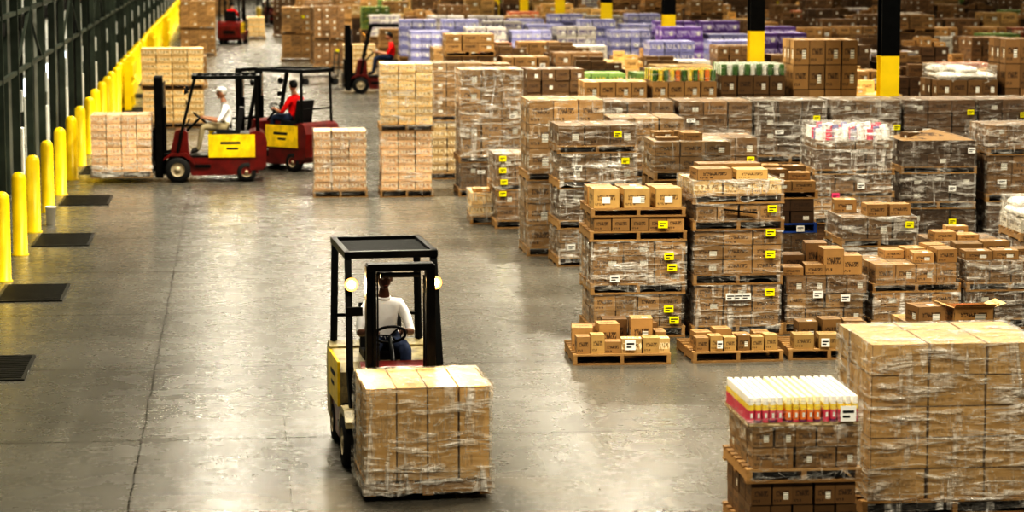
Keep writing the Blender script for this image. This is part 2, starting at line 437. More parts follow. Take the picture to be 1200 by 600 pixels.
stack('low_pallet_of_boxes',8.0,29.9,1.1,1.05,[(.13,.16,3,3,1,T,1)],extra=openc,rz=.03,auto=0)
def ef1(mb,z):
    for x,w,h,m in ((-.45,.16,.2,T),(-.28,.16,.22,G),(-.1,.2,.14,T),(.12,.24,.17,W_),(.35,.2,.18,G),(.5,.13,.17,'carton_light')):
        loose(mb,x,-.4,z,w,.22,h,m if m!=W_ else 'carton_light',R(-.05,.05))
    for x,w,h in ((-.42,.25,.26),(-.12,.25,.3),(.28,.26,.36),(.5,.13,.2)): loose(mb,x,-.05,z,w,.3,h,T,R(-.1,.1))
    for x,w,h in ((-.35,.3,.22),(0,.3,.3),(.35,.3,.25)): loose(mb,x,.32,z,w,.3,h,B,R(-.1,.1))
    tag(mb,.1,z+.1,-.49,.12,.12,W_)
stack('low_pallet_of_boxes',3.82,29.2,1.16,1.1,[(.13,0,1,1,1,T,0)],extra=ef1,rz=-.03)
def ef2(mb,z):
    for i in range(6): loose(mb,-.42+i*.165,-.38,z,.15,.2,.16+.02*(i%2),G if i%3 else T,R(-.03,.03))
    for i in range(4): loose(mb,-.36+i*.24,-.08,z,.2,.28,R(.12,.22),T,R(-.06,.06))
    tag(mb,-.22,z+.08,-.48,.07,.09,W_)
stack('low_pallet_of_boxes',5.22,29.25,1.08,1.05,[(.13,0,1,1,1,T,0)],extra=ef2,rz=.02)
def ef3(mb,z):
    for i in range(3): loose(mb,-.3+i*.3,-.35,z,.24,.25,.17,G,R(-.05,.05))
    for i in range(3): loose(mb,-.2+i*.28,.0,z,.24,.28,R(.2,.3),T,R(-.1,.1))
    tag(mb,-.05,z+.08,-.48,.1,.1,W_)
stack('low_pallet_of_boxes',6.42,29.3,.95,1.0,[(.13,0,1,1,1,T,0)],extra=ef3,rz=-.05)

stack('stacked_pallet_goods',4.72,38.1,1.2,1.05,[(.14,.42,4,3,2,TF,1),(.14,.46,3,3,2,B,1),(.14,.40,3,3,2,T,1),(.12,.30,3,3,1,B,1)],tags=[(-.4,.3,W_),(.3,2.0,Y_),(.4,1.0,Y_),(.42,1.6,Y_),(-.3,1.5,W_),(-.1,.95,W_)])
stack('tall_wrapped_carton_stack',4.4,39.4,1.2,1.1,[(.14,1.03,3,3,3,TF,1),(.14,1.12,3,3,3,T,1)])
stack('tall_wrapped_carton_stack',5.75,39.8,1.2,1.1,[(.14,1.03,3,3,3,BF,1),(.14,.8,3,3,3,T,1)])
stack('tall_wrapped_carton_stack',7.05,39.9,1.15,1.1,[(.14,.9,3,3,3,BF,1),(.14,.6,3,3,2,B,1)])
stack('stacked_pallet_goods',5.85,36.0,1.15,1.1,[(.14,.65,3,3,2,B,1),(.14,.55,3,3,2,T,0),(.14,.42,3,3,2,T,1)],extra=loose_top(T,3,1.,.9,.04,.12))
stack('stacked_pallet_goods',7.2,36.3,1.1,1.1,[(.14,.54,3,3,2,B,1),(.14,.35,3,3,2,DK,0,'pallet_blue'),(.12,.14,3,3,1,T,0)],extra=loose_top(T,3,1.,.9,.08,.2),tags=[(.3,.75,W_)])
stack('stacked_pallet_goods',8.4,35.2,1.1,1.1,[(.14,.45,3,3,2,BF,1),(.12,.3,3,3,1,B,1)],extra=loose_top(T,3,1.,.9,.08,.2,pr=.4))
stack('stacked_pallet_goods',9.75,35.3,1.1,1.1,[(.14,.5,3,3,2,BF,1)],extra=loose_top(T,3,1.,.9,.08,.2,pr=.5))
stack('stacked_pallet_goods',11.0,35.2,1.15,1.1,[(.14,.5,3,3,2,BF,1),(.12,.2,3,3,1,WH,1)],extra=sacks)
stack('stacked_pallet_goods',4.28,43.2,1.05,1.1,[(.14,.5,3,3,2,BF,1),(.12,.5,3,3,2,B,1)],tags=[(-.4,1.2,Y_),(-.4,1.0,Y_),(-.38,.8,Y_),(-.4,.6,Y_)])
def ex20(mb,z):
    for i in range(9):
        for j in range(7):
            mb.cyl((-.52+i*.13,-.45+j*.14,z),(-.52+i*.13,-.45+j*.14,z+.17+.03*((i*j)%3)),.055,.05,('plastic_white','can_pink','plastic_white','tag_white','product_blue')[(i+2*j)%5],10)
    wrap(mb,1.2,1.05,z-.04,z+.24,mat='stretch_film_heavy')
stack('stacked_pallet_goods',8.85,38.9,1.26,1.1,[(.14,.36,4,3,3,DK,0),(.11,.30,4,3,2,T,1),(.09,.26,4,3,2,B,1),(.09,.3,3,3,2,DK,2),(0,.14,4,3,1,BF,1)],extra=ex20,tags=[(-.3,.95,'tag_pink'),(.1,1.1,W_)])
def ex21(mb,z):
    vs=[(-.6,-.5,z),(.6,-.5,z),(.6,.5,z),(-.6,.5,z),(-.05,-.25,z+.17),(.25,.2,z+.10)]
    mb.add(vs,[(0,1,4),(1,2,5),(1,5,4),(2,3,5),(3,4,5),(3,0,4)],T)
    loose(mb,-.35,-.2,z,.3,.3,.12,B,.2)
stack('stacked_pallet_goods',10.42,39.6,1.22,1.1,[(.14,.5,3,3,2,DK,1),(.12,.44,3,3,2,DK,2),(.12,.4,3,3,2,DK,1)],extra=ex21)
stack('stacked_pallet_goods',11.8,39.6,1.25,1.1,[(.14,.6,3,3,2,DK,1),(.14,.6,3,3,2,B,1),(.12,.36,4,3,2,B,1)])
for i in range(7):
    stack('tall_wrapped_carton_stack',6.14+i*1.31,43.2,1.27,1.1,[(.14,.93,3,3,4,DK if i>2 else B,1),(.14,.93,3,3,4,DK if i>3 else B,1)])
row=[(6.25,2.0,T),(7.55,2.0,T),(8.85,2.1,B),(10.2,2.75,T),(12.9,2.0,B),(14.2,2.75,B)]
for X,h,m in row:
    ex=None
    if X in(7.55,8.85):
        def ex(mb,z,X=X):
            for i in range(11):
                for j in range(9): mb.cyl((-.55+i*.11,-.45+j*.11,z),(-.55+i*.11,-.45+j*.11,z+.2),.045,.045,('can_green','can_yellow','can_green','can_yellow','can_orange')[(i+j)%5] if X<8 else ('can_green','plastic_white')[(i+j)%2],8)
            wrap(mb,1.2,1.0,z-.02,z+.21)
    elif X==12.9: ex=sacks
    stack('tall_wrapped_carton_stack',X,46.8,1.24,1.1,[(.14,h/2,3,3,3,m,0),(.14,h/2,4,3,3,m,0)],extra=ex)
stack('light_carton_stack',1.36,48.7,1.03,1.0,[(.14,1.12,3,3,7,'carton_pinkish',1)],auto=0)
stack('light_carton_stack',2.62,48.6,1.03,1.0,[(.14,1.12,3,3,7,'carton_pinkish',1),(.13,1.15,3,3,7,'carton_light',1)],auto=0)
stack('tall_wrapped_carton_stack',3.8,52.1,1.15,1.0,[(.14,1.05,3,3,6,'carton_light',1),(.13,1.05,3,3,6,T,1)])
stack('tall_wrapped_carton_stack',4.12,48.6,1.22,1.1,[(.14,.5,3,3,2,BF,1),(.13,1.65,3,3,5,T,1)])
stack('low_pallet_of_boxes',3.94,43.9,1.0,1.05,[(.14,.4,4,3,2,'carton_light',2)],extra=loose_top(T,3,.9,.9,.06,.2))
stack('light_carton_stack',-2.58,66.8,1.65,1.1,[(.14,.85,4,3,5,'carton_light',0),(.13,.92,4,3,5,'carton_light',0)])
stack('light_carton_stack',-2.45,106,1.45,1.1,[(.14,.95,4,3,5,T,0),(.13,1.05,4,3,5,T,0)])
stack('light_carton_stack',-2.3,84,1.2,1.1,[(.14,.9,4,3,5,T,0)])
stack('light_carton_stack',.28,122.9,.9,1.1,[(.14,.9,3,3,4,'carton_light',0)])
stack('light_carton_stack',3.5,87.5,1.1,1.1,[(.14,1.1,3,3,6,'carton_light',0)])

stack('wrapped_carton_load',5.28,21.15,1.62,1.25,[(.15,1.36,3,3,5,'carton_plain',2)],rz=.0,auto=0)
def cans(mb,z):
    r=.029
    for i in range(15):
        for j in range(15):
            x=-.44+i*.060+(.014*(i//5)); y=-.47+j*.066
            body=('can_pink','can_orange','can_pink')[i//5]; cp=('plastic_white','plastic_cream','plastic_white')[i//5]
            mb.cyl((x,y,z),(x,y,z+.05),r,r,'can_purple' if i%2 else 'can_pink',10,False)
            mb.cyl((x,y,z+.05),(x,y,z+.13),r,r,body,10,False)
            mb.cyl((x,y,z+.13),(x,y,z+.175),r,r*.97,'can_yellow',10,False)
            mb.cyl((x,y,z+.175),(x,y,z+.24),r*.85,r*.78,cp,10,True)
            mb.box(x-.010,y-r-.002,z+.07,x+.010,y-r,z+.11,'tag_white') if j==0 else None
    mb.box(-.47,-.505,z-.004,.47,.5,z+.03,'carton_light')
    tag(mb,.36,z+.1,-.5,.13,.13,W_)
    wrap(mb,.95,1.0,z-.02,z+.21,.014,top=False)
stack('pallet_of_aerosol_cans',4.09,20.3,.95,1.05,[(.14,.37,5,4,2,B,0),(.12,.35,5,4,2,T,1)],extra=cans,rz=.0,auto=0)

# ------------------------------------------------------------------ background filler
def proto(specs,w=1.2,d=1.1,top=None):
    mb=MB();z=0
    for ph,h,nx,nz,m in specs:
        pallet(mb,w,d,z,ph); z+=ph
        boxes(mb,w*R(.92,.98),d*.96,h,z,nx,2,nz,m,.012)
        if R(0,1)<.4: tag(mb,R(.1,.4),z+h*.6,-d/2+.03,.13,.1,Y_ if R(0,1)<.5 else W_)
        z+=h
    if top: loose_top(top,3,1.05,.95,.1,.3,pr=.6)(mb,z)
    return mb.mesh('stack_goods')
protos=[proto([(.14,.9,3,4,TF),(.14,.95,3,4,TF)]),proto([(.14,1.0,3,3,BF),(.14,.9,3,3,BF)]),
 proto([(.14,.8,3,4,T),(.14,.6,3,3,T)],top=T),proto([(.14,1.05,2,3,GF),(.14,1.05,2,3,GF)]),
 proto([(.14,.9,4,4,BF),(.14,1.15,4,5,BF)]),proto([(.14,.6,3,2,T),(.14,.6,3,3,B),(.12,.5,4,2,T)]),
 proto([(.14,1.0,4,4,DK),(.14,.7,3,3,DK)],top=B),proto([(.14,.7,3,3,B),(.14,.6,3,2,DK),(.14,.4,3,2,B),(.12,.4,3,2,T)]),
 proto([(.14,1.2,3,5,'carton_dark'),(.14,.3,3,1,'carton_light')],top=G),proto([(.14,.5,3,2,T),(.14,.5,3,2,B),(.14,.5,3,2,DK)],top=T)]
pblue=[proto([(.14,1.0,3,4,'product_blue'),(.14,1.1,3,4,'product_blue')]),proto([(.14,1.0,3,4,'product_white'),(.14,1.05,4,4,'product_white')]),proto([(.14,.9,3,4,WH),(.14,1.05,4,4,'product_blue')])]
ppur=[proto([(.14,1.0,3,4,'product_purple'),(.14,1.2,3,4,'product_purple')]),proto([(.14,.9,3,4,'product_purple'),(.14,1.1,3,4,'product_blue')])]
pmix=[proto([(.14,.9,3,4,T),(.14,.9,3,4,'product_green')]),proto([(.14,.9,3,4,T),(.14,.9,3,4,'product_red')]),proto([(.14,.9,3,4,B),(.14,.8,3,4,'product_white')]),proto([(.14,.9,3,4,B),(.14,.8,3,4,WH)]),proto([(.14,.9,3,4,'product_blue'),(.14,.8,3,4,WH)])]
cols=[(11.85,46.2+12.2*n) for n in range(-3,12)]
rows=[50.4,53.2,56.6,60.4,64.4,68.6,73.2,78,83.4,89.4,96,103,111,120,130,142,156,172]
for ri,D in enumerate(rows):
    X=5.6 if D<55 else 4.8
    if D==83.4: X=6.1
    while X<.33*D+2:
        jump=1.3 if (int(X*1.7)+ri)%7 else 1.6
        if not any(abs(X+.6-cx)<.95 and D-.4<cy<D+1.5 for cx,cy in cols):
            u=280+X*3000/D
            P=protos
            if D in(73.2,78,83.4) and u<740: P=pblue
            elif D in(64.4,68.6,73.2) and 740<u<900: P=ppur
            elif R(0,1)<.18: P=pmix
            me=random.choice(P)
            if R(0,1)<.95: place('pallet_stack',me,(X+.6,D+.55+R(-.15,.15),0),R(-.03,.03)+(math.pi if R(0,1)<.3 else 0))
        X+=jump
for x,D in ((3.3,96),(3.3,100),(2.2,102),(3.3,108),(3.4,117),(2.2,126),(3.2,124),(3.3,133),(-2.3,124),(-2.4,136),(-2.2,150),(-1.0,158)): place('pallet_stack',random.choice(protos),(x,D,0),0)

# ------------------------------------------------------------------ building shell
mb=MB(); mb.box(-4.6,-12,-.2,64,206,0,'polished_concrete'); place('floor',mb.mesh('floor'))
mb=MB(); mb.box(-4.6,-12,10,64,206,10.2,'ceiling_deck'); place('ceiling',mb.mesh('ceiling'))
mb=MB()
for y in range(0,200,6): mb.box(-4.6,y,9.75,64,y+.15,10,'dock_steel')
place('trim_1',mb.mesh('roof_purlins'))
mb=MB(); mb.box(-4.8,-12,0,-4.6,206,10,'wall_steel')
place('wall_left',mb.mesh('wall_left'))
for nm,b in (('wall_far',(-4.6,206,0,64,206.2,10)),('wall_right',(64,-12,0,64.2,206,10)),('wall_back',(-4.6,-12.2,0,64,-12,10))):
    mb=MB(); mb.box(*b,'wall_panel'); place(nm,mb.mesh(nm))
ndoor=0
dm=MB()
for k in range(6): dm.box(0,-1.35,.02+k*.5,.05,1.35,.50+k*.5,'door_panel')
dm.box(.05,-.3,1.6,.06,.3,1.95,'door_window')
for s in (-1,1):
    dm.box(0,s*1.42-.06,0,.14,s*1.42+.06,3.9,'dock_steel')
    dm.box(0,s*1.62-.12,0,.10,s*1.62+.12,3.2,'dock_rubber')
dm.box(0,-1.7,3.05,.12,1.7,3.3,'dock_rubber')
dm.box(.0,-1.3,3.32,.03,1.3,3.85,'door_panel')
dm.cyl((.15,-1.3,3.95),(.15,1.3,3.95),.05,.05,'fork_steel',10)
for y in (-1.45,-.5,.5,1.45): dm.cyl((.15,y-.07,3.95),(.15,y+.07,3.95),.12,.12,'dock_steel',12)
dme=dm.mesh('dock_door')
for k in range(26):
    ndoor+=1
    place('door_%d'%ndoor,dme,(-4.595,29.9+6.25*k-18.75,0))
mb=MB()
y=20.
i=0
while y<200:
    w=.07 if i%2 else .04
    mb.box(-4.22,y-w,0,-4.08,y+w,9.6,'dock_steel')
    if i%4==1: mb.beam((-4.14,y,2.4),(-4.14,y+3.12,3.5),.05,.05,'dock_steel')
    if i%4==2: mb.beam((-4.14,y,3.5),(-4.14,y+3.12,2.4),.05,.05,'dock_steel')
    if i%2: mb.box(-4.12,y+.15,.5,-4.05,y+.45,1.4,'tag_white'); mb.box(-4.12,y+.15,1.7,-4.05,y+.4,2.1,'door_panel')
    i+=1; y+=3.125
for z in (2.4,3.5,5.2): mb.box(-4.18,20,z,-4.10,200,z+.08,'dock_steel')
place('dock_framing_rail',mb.mesh('dock_framing'))
bm=MB(); bm.rings([(.135,0),(.135,.02),(.115,.025),(.115,1.2),(.10,1.26),(.06,1.3),(0.001,1.31)],'yellow_paint',20)
bme=bm.mesh('bollard')
D=34.2
while D<150:
    place('safety_bollard',bme,(-3.47+R(-.03,.03),D,0)); D+=3.1 if D<65 else 2.4
bg=MB()
for y in (0,1.2,2.4): bg.box(-.1,y,0,.1,y+.2,1.4,'yellow_paint')
bg.box(.1,0,.95,.16,2.6,1.3,'yellow_paint'); bg.box(.1,0,.4,.16,2.6,.75,'yellow_paint')
bgm=bg.mesh('guard')
for D in (73.5,92,111): place('yellow_guard_rail',bgm,(-3.2,D,0))
mb=MB(); mb.rings([(.001,0),(.075,0),(.09,.3),(.098,.3),(.098,.32),(.085,.32),(.07,.03)],'plastic_white',16)
place('white_bucket',mb.mesh('bucket'),(-3.3,44.6,0))
gm=MB()
gm.box(-.46,-.85,0,.46,-.8,.02,'grate_steel');gm.box(-.46,.8,0,.46,.85,.02,'grate_steel');gm.box(-.46,-.8,0,-.42,.8,.02,'grate_steel');gm.box(.42,-.8,0,.46,.8,.02,'grate_steel')
for k in range(16): gm.box(-.42,-.78+k*.1,.0,.42,-.74+k*.1,.016,'grate_steel')
gm.box(-.42,-.8,0,.42,.8,.004,'dock_rubber')
gme=gm.mesh('grate')
for k in range(12): place('floor_grate',gme,(-2.93,29.7+6.3*k,0))
cm=MB()
for z0,z1,m in ((0.02,2.77,'yellow_column'),(2.77,9.74,'black_steel')):
    cm.box(-.17,-.17,z0,.17,-.13,z1,m);cm.box(-.17,.13,z0,.17,.17,z1,m);cm.box(-.03,-.13,z0,.03,.13,z1,m)
cm.box(-.25,-.25,0,.25,.25,.02,'dock_steel')
cme=cm.mesh('column')
for cx,cy in cols:
    if cy>44: place('steel_column',cme,(cx,cy,0))

# ------------------------------------------------------------------ lamps
hm=MB(); hm.rings([(.3,-.0),(.26,.12),(.14,.26),(.08,.4),(.001,.42)],'lamp_housing',16)
hm.cyl((0,0,.4),(0,0,1.0),.015,.015,'dock_steel',6)
hme=hm.mesh('lamp_housing')
def lamp(x,y,p,sz=1.0,z=8.7):
    o=place('high_bay_lamp',hme,(x,y,z))
    L=bpy.data.lights.new('lamp_light','AREA'); L.energy=p; L.shape='DISK'; L.size=sz; L.color=(1,.925,.775); L.spread=math.radians(160)
    q=bpy.data.objects.new('lamp_light',L); COL.objects.link(q); q.parent=o; q.location=(0,0,-.06)
for x,k in ((-.4,.55),(2.2,.55),(7.5,.85),(15,.7),(24,.6),(34,.6)):
    y=15 if x<8 else 21
    while y<200:
        p=560*k
        if y<20: p*=.8
        if y>75 and x>5: p*=.65
        if 45<y<150 and x<5: p*=1.25
        lamp(x,y,p)
        y+=11
W=bpy.data.worlds.new('w'); S.world=W; W.use_nodes=True
W.node_tree.nodes['Background'].inputs[0].default_value=(.8,.85,1,1); W.node_tree.nodes['Background'].inputs[1].default_value=.03

# ------------------------------------------------------------------ forklift
def forklift_parts(kind):
    red='truck_red'; pan='truck_yellow'; hood='truck_cream' if kind=='A' else 'seat_vinyl'; cw='truck_cream' if kind=='A' else 'truck_red'
    P=[]
    c=MB()
    c.prism([(-1.62,.18),(-1.0,.14),(-.28,.14),(-.22,.3),(-.22,.5),(-1.62,.5)],-.5,.5,red)
    c.prism([(-.3,.45),(-.02,.30),(.12,.30),(.14,.62),(.05,1.02),(-.08,1.06),(-.2,1.0),(-.22,.6)],-.36,.36,red)
    for s in (-1,1):
        a,b=(.36,.55) if s>0 else (-.55,-.36)
        c.prism([(-.36,.3),(-.3,.5),(-.16,.6),(.14,.6),(.28,.5),(.3,.44),(.14,.53),(-.12,.53),(-.27,.42)],a,b,red if kind!='A' else 'truck_cream')
        a,b=(.5,.53) if s>0 else (-.53,-.5)
        c.box(-1.56,a,.50,-.62,b,.97,pan)
        c.box(-1.22,b if s>0 else a-.003,.66,-.98,b+.003 if s>0 else a,.70,'tag_ink')
        c.box(-1.26,b if s>0 else a-.003,.77,-.86,b+.003 if s>0 else a,.82,'tag_ink')
        c.box(-.66,a,.30,-.34,b,.36,'black_steel')
    c.prism([(-1.5,.5),(-.62,.5),(-.62,.86),(-.72,.95),(-1.5,.98)],-.5,.5,hood)
    c.prism([(-1.78,.32),(-1.70,.24),(-1.45,.24),(-1.45,1.0),(-1.62,1.04),(-1.74,.98),(-1.80,.8)],-.52,.52,cw)
    c.box(-1.83,-.25,.5,-1.78,.25,.62,'black_steel')
    c.box(-.62,-.48,.5,-.2,.48,.54,'black_steel')
    P.append(('chassis',c.mesh('chassis'),.018))
    w=MB()
    for s in (-1,1):
        for (x,r,wd,yc) in ((0,.26,.2,.455),(-1.38,.2,.16,.43)):
            y0=s*yc-wd/2; M=Matrix.Translation((x,y0,r))@Matrix.Rotation(-math.pi/2,4,'X')
            w.rings([(r*.55,.0),(r*.93,0),(r,.03),(r,wd-.03),(r*.93,wd),(r*.55,wd)],'rubber',28,M=M)
            w.rings([(r*.55,.0),(r*.5,.03),(r*.2,.035),(r*.2,.0),(.001,.0)],'wheel_hub',20,M=M)
            w.rings([(r*.55,wd),(r*.5,wd-.03),(r*.2,wd-.035),(r*.2,wd),(.001,wd)],'wheel_hub',20,M=M)
    w.cyl((0,-.4,.26),(0,.4,.26),.05,.05,'black_steel',10); w.cyl((-1.38,-.4,.2),(-1.38,.4,.2),.04,.04,'black_steel',10)
    P.append(('wheels',w.mesh('wheels'),0))
    g=MB()
    for s in (-1,1):
        g.beam((0.0,s*.44,.58),(-.08,s*.46,1.0),.07,.05,'black_steel')
        g.beam((-.08,s*.46,1.0),(-.36,s*.44,2.11),.07,.05,'black_steel')
        g.beam((-1.62,s*.46,.95),(-1.60,s*.44,2.08),.06,.05,'black_steel')
        g.beam((-.33,s*.45,2.12),(-1.64,s*.45,2.12),.06,.07,'black_steel')
    g.box(-.40,-.48,2.085,-.30,.48,2.155,'black_steel'); g.box(-1.68,-.48,2.085,-1.60,.48,2.155,'black_steel')
    for i in range(7):
        x=-.5-i*.16; g.cbox((x,0,2.12),(.05,.88,.012),'black_steel',ry=.35)
    g.box(-1.62,-.44,1.3,-1.59,.44,1.33,'black_steel')
    for s in (-1,1):
        g.beam((-.24,s*.46,1.82),(-.18,s*.43,1.84),.02,.02,'black_steel')
        g.cyl((-.22,s*.43,1.84),(-.15,s*.43,1.84),.03,.074,'black_steel',16)
        g.cyl((-.15,s*.43,1.84),(-.146,s*.43,1.84),.070,.068,'lamp_glow_disc' if kind=='A' else 'black_steel',16)
        g.ell((-.146,s*.43,1.84),(.014,.040,.040),'lamp_glass' if kind=='A' else 'lamp_amber',14,8)
    g.cyl((-.2,-.47,1.5),(-.2,-.42,1.54),.008,.008,'black_steel',6); g.cbox((-.17,-.40,1.56),(.02,.17,.09),'black_steel')
    P.append(('overhead_guard',g.mesh('guard'),.008))
    m=MB()
    for s in (-1,1):
        m.box(.30,s*.315-.032,.08,.44,s*.315+.032,2.10,'mast_steel')
        m.box(.34,s*.268-.018,.10,.46,s*.268+.018,2.06,'black_steel')
        m.cyl((.27,s*.29,.15),(.27,s*.29,1.5),.03,.03,'mast_steel',12); m.cyl((.27,s*.29,1.5),(.27,s*.29,2.0),.02,.02,'chrome_rod',10)
        m.box(.40,s*.232-.008,.3,.42,s*.232+.008,2.0,'mast_steel')
        m.cyl((.28,s*.3,.55),(-.1,s*.28,.62),.03,.03,'black_steel',10)
        m.box(.52,s*.27-.06,.10,.56,s*.27+.06,.62,'fork_steel')
        m.prism([(.52,.10),(1.62,.13),(1.62,.14),(.52,.145)],s*.27-.06,s*.27+.06,'fork_steel')
    m.box(.30,-.33,2.05,.46,.33,2.12,'mast_steel'); m.box(.30,-.33,1.0,.36,.33,1.06,'mast_steel'); m.box(.30,-.33,.1,.44,.33,.2,'mast_steel')
    m.cyl((.38,-.2,2.0),(.38,.2,2.0),.025,.025,'black_steel',12)
    for z in (.2,.5): m.box(.47,-.48,z,.52,.48,z+.09,'mast_steel')
    for s in (-1,1): m.box(.47,s*.46-.02,.2,.50,s*.46+.02,1.05,'black_steel')
    m.box(.47,-.48,1.02,.50,.48,1.06,'black_steel')
    for i in range(5): y=-.3+i*.15; m.box(.475,y-.01,.55,.495,y+.01,1.04,'black_steel')
    P.append(('mast_and_forks',m.mesh('mast'),.006))
    s=MB()
    s.cbox((-1.02,0,.985),(.46,.46,.10),'seat_vinyl',ry=-.05); s.cbox((-1.26,0,1.24),(.10,.44,.5),'seat_vinyl',ry=-.18)
    s.cyl((-.12,0,.95),(-.43,0,1.25),.025,.025,'black_steel',10)
    ax=Vector((-.62,0,.78)).normalized()
    s.torus((-.45,0,1.27),ax,.165,.014,'black_steel'); 
    for a in (0,2.1,4.2):
        q=ax.to_track_quat('Z','Y')@Vector((math.cos(a)*.16,math.sin(a)*.16,0)); s.cyl((-.45,0,1.26),Vector((-.45,0,1.27))+q,.01,.01,'black_steel',6)
    for k in range(3): s.cyl((-.1,-.15-.06*k,1.0),(-.22,-.15-.06*k,1.2),.008,.008,'black_steel',6); s.ell((-.22,-.15-.06*k,1.21),(.02,.02,.02),'black_steel',8,6)
    P.append(('seat_and_controls',s.mesh('seat'),.012))
    return P
FP={'A':forklift_parts('A'),'B':forklift_parts('B')}
def forklift(kind,x,y,ang,sc=1,lit=False):
    e=bpy.data.objects.new('forklift',None); COL.objects.link(e); e.location=(x,y,0); e.rotation_euler=(0,0,ang); e.scale=(sc,sc,sc)
    for n,me,b in FP[kind]: place(n,me,parent=e,bevel=b)
    if lit:
        for s in (-1,1):
            L=bpy.data.lights.new('headlamp_light','SPOT'); L.energy=110; L.color=(1,.70,.34); L.shadow_soft_size=.03; L.spot_size=math.radians(120); L.spot_blend=.6
            q=bpy.data.objects.new('headlamp_light',L); COL.objects.link(q); q.parent=e; q.location=(-.125,s*.43,1.84); q.rotation_euler=(0,math.radians(-75),0)
    return e

# ------------------------------------------------------------------ drivers
def skin(pts,edges,rad,root=0,sub=2):
    me=bpy.data.meshes.new('sk'); me.from_pydata(pts,edges,[]); o=bpy.data.objects.new('sk',me); COL.objects.link(o)
    o.modifiers.new('s','SKIN')
    sv=me.skin_vertices[0].data
    for i,r in enumerate(rad): sv[i].radius=(r,r) if not isinstance(r,tuple) else r; sv[i].use_root=(i==root)
    ss=o.modifiers.new('u','SUBSURF'); ss.levels=sub
    dg=bpy.context.evaluated_depsgraph_get(); dg.update()
    ev=o.evaluated_get(dg); em=ev.to_mesh()
    vs=[v.co.copy() for v in em.vertices]; fs=[tuple(p.vertices) for p in em.polygons]
    ev.to_mesh_clear(); bpy.data.objects.remove(o); bpy.data.meshes.remove(me)
    return vs,fs
def segd(p,a,b):
    ab=b-a; t=max(0,min(1,(p-a).dot(ab)/ab.length_squared)); return (p-a-ab*t).length
def driver(skinm,shirt,pants,hair,cap,lean=0,yaw=0,name='forklift_driver'):
    mb=MB()
    J={}; order=[];rad=[];edges=[]
    def j(n,p,r,par=None):
        J[n]=len(order); order.append(Vector(p)); rad.append(r)
        if par: edges.append((J[par],J[n]))
    j('pel',(-1.02,0,1.10),.15); j('spi',(-1.04+lean*.4,0,1.25),.135,'pel'); j('che',(-1.04+lean,0,1.42),.155,'spi')
    j('nb',(-1.01+lean,0,1.545),.08,'che'); j('nk',(-.99+lean,0,1.62),.055,'nb'); j('hd',(-.97+lean,0,1.70),.05,'nk')
    for s,t in ((1,'L'),(-1,'R')):
        j('sh'+t,(-1.03+lean,s*.165,1.495),.075,'che'); j('ua'+t,(-.98+lean,s*.235,1.36),.056,'sh'+t); j('el'+t,(-.88+lean*.8,s*.27,1.22),.045,'ua'+t)
        j('fa'+t,(-.74,s*.23,1.235),.042,'el'+t); j('wr'+t,(-.575,s*.17,1.27),.027,'fa'+t); j('pa'+t,(-.525,s*.155,1.285),.033,'wr'+t)
        j('hi'+t,(-.94,s*.10,1.08),.105,'pel'); j('th'+t,(-.72,s*.14,1.10),.088,'hi'+t); j('kn'+t,(-.50,s*.17,1.09),.068,'th'+t)
        j('ca'+t,(-.47,s*.165,.90),.058,'kn'+t); j('an'+t,(-.42,s*.155,.64),.042,'ca'+t); j('to'+t,(-.26,s*.165,.585),.035,'an'+t)
    vs,fs=skin(order,edges,rad)
    reg={}
    def rg(a,b,m): reg[(J[a],J[b])]=m
    rg('pel','spi',shirt);rg('spi','che',shirt);rg('che','nb',shirt);rg('nb','nk',skinm);rg('nk','hd',skinm)
    for t in 'LR':
        rg('che','sh'+t,shirt);rg('sh'+t,'ua'+t,shirt);rg('ua'+t,'el'+t,shirt);rg('el'+t,'fa'+t,skinm);rg('fa'+t,'wr'+t,skinm);rg('wr'+t,'pa'+t,skinm)
        rg('pel','hi'+t,pants);rg('hi'+t,'th'+t,pants);rg('th'+t,'kn'+t,pants);rg('kn'+t,'ca'+t,pants);rg('ca'+t,'an'+t,pants);rg('an'+t,'to'+t,'shoe_leather')
    base=len(mb.v); mb.v+= [tuple(v) for v in vs]
    for f in fs:
        c=sum((vs[i] for i in f),Vector())/len(f)
        k=min(reg,key=lambda e:segd(c,order[e[0]],order[e[1]])-.6*min(rad[e[0]],rad[e[1]]))
        mb.f.append(tuple(base+i for i in f)); mb.m.append(mb.mi(reg[k])); mb.sm.append(True); mb.uv.append([(0,0)]*len(f))
    mb.torus((-1.0+lean,0,1.575),(.2,0,1),.062,.014,shirt,20,8)
    for s,t in ((1,'L'),(-1,'R')):
        P=order[J['pa'+t]]
        for q,(dy,L) in enumerate(((-.027,.9),(-.009,1.0),(.009,.95),(.027,.78))):
            pts=[P+Vector((.0,dy*.8,.005)),P+Vector((.03*L,dy,.016)),P+Vector((.062*L,dy,.008)),P+Vector((.07*L,dy,-.018)),P+Vector((.05*L,dy,-.034))]
            a,b=skin(pts,[(0,1),(1,2),(2,3),(3,4)],[.011,.010,.009,.0085,.0075],0,1); mb.add(a,b,skinm,[[(0,0)]*len(x) for x in b],True)
        pts=[P+Vector((-.02,-s*.02,-.005)),P+Vector((.005,-s*.045,-.012)),P+Vector((.032,-s*.05,-.02)),P+Vector((.05,-s*.04,-.026))]
        a,b=skin(pts,[(0,1),(1,2),(2,3)],[.013,.012,.0105,.009],0,1); mb.add(a,b,skinm,[[(0,0)]*len(x) for x in b],True)
    C=Vector((-.955+lean,0,1.775)); M=Matrix.Translation(C)@Matrix.Rotation(yaw,4,'Z')
    def hf(p):
        q=p.copy()
        if p.z<0: q.y*=1-.30*(-p.z)**1.2; q.x*=1-.12*(-p.z) if p.x>0 else 1-.35*(-p.z)
        if p.x>0: q.x*=.93; 
        q.y*=.96
        return q
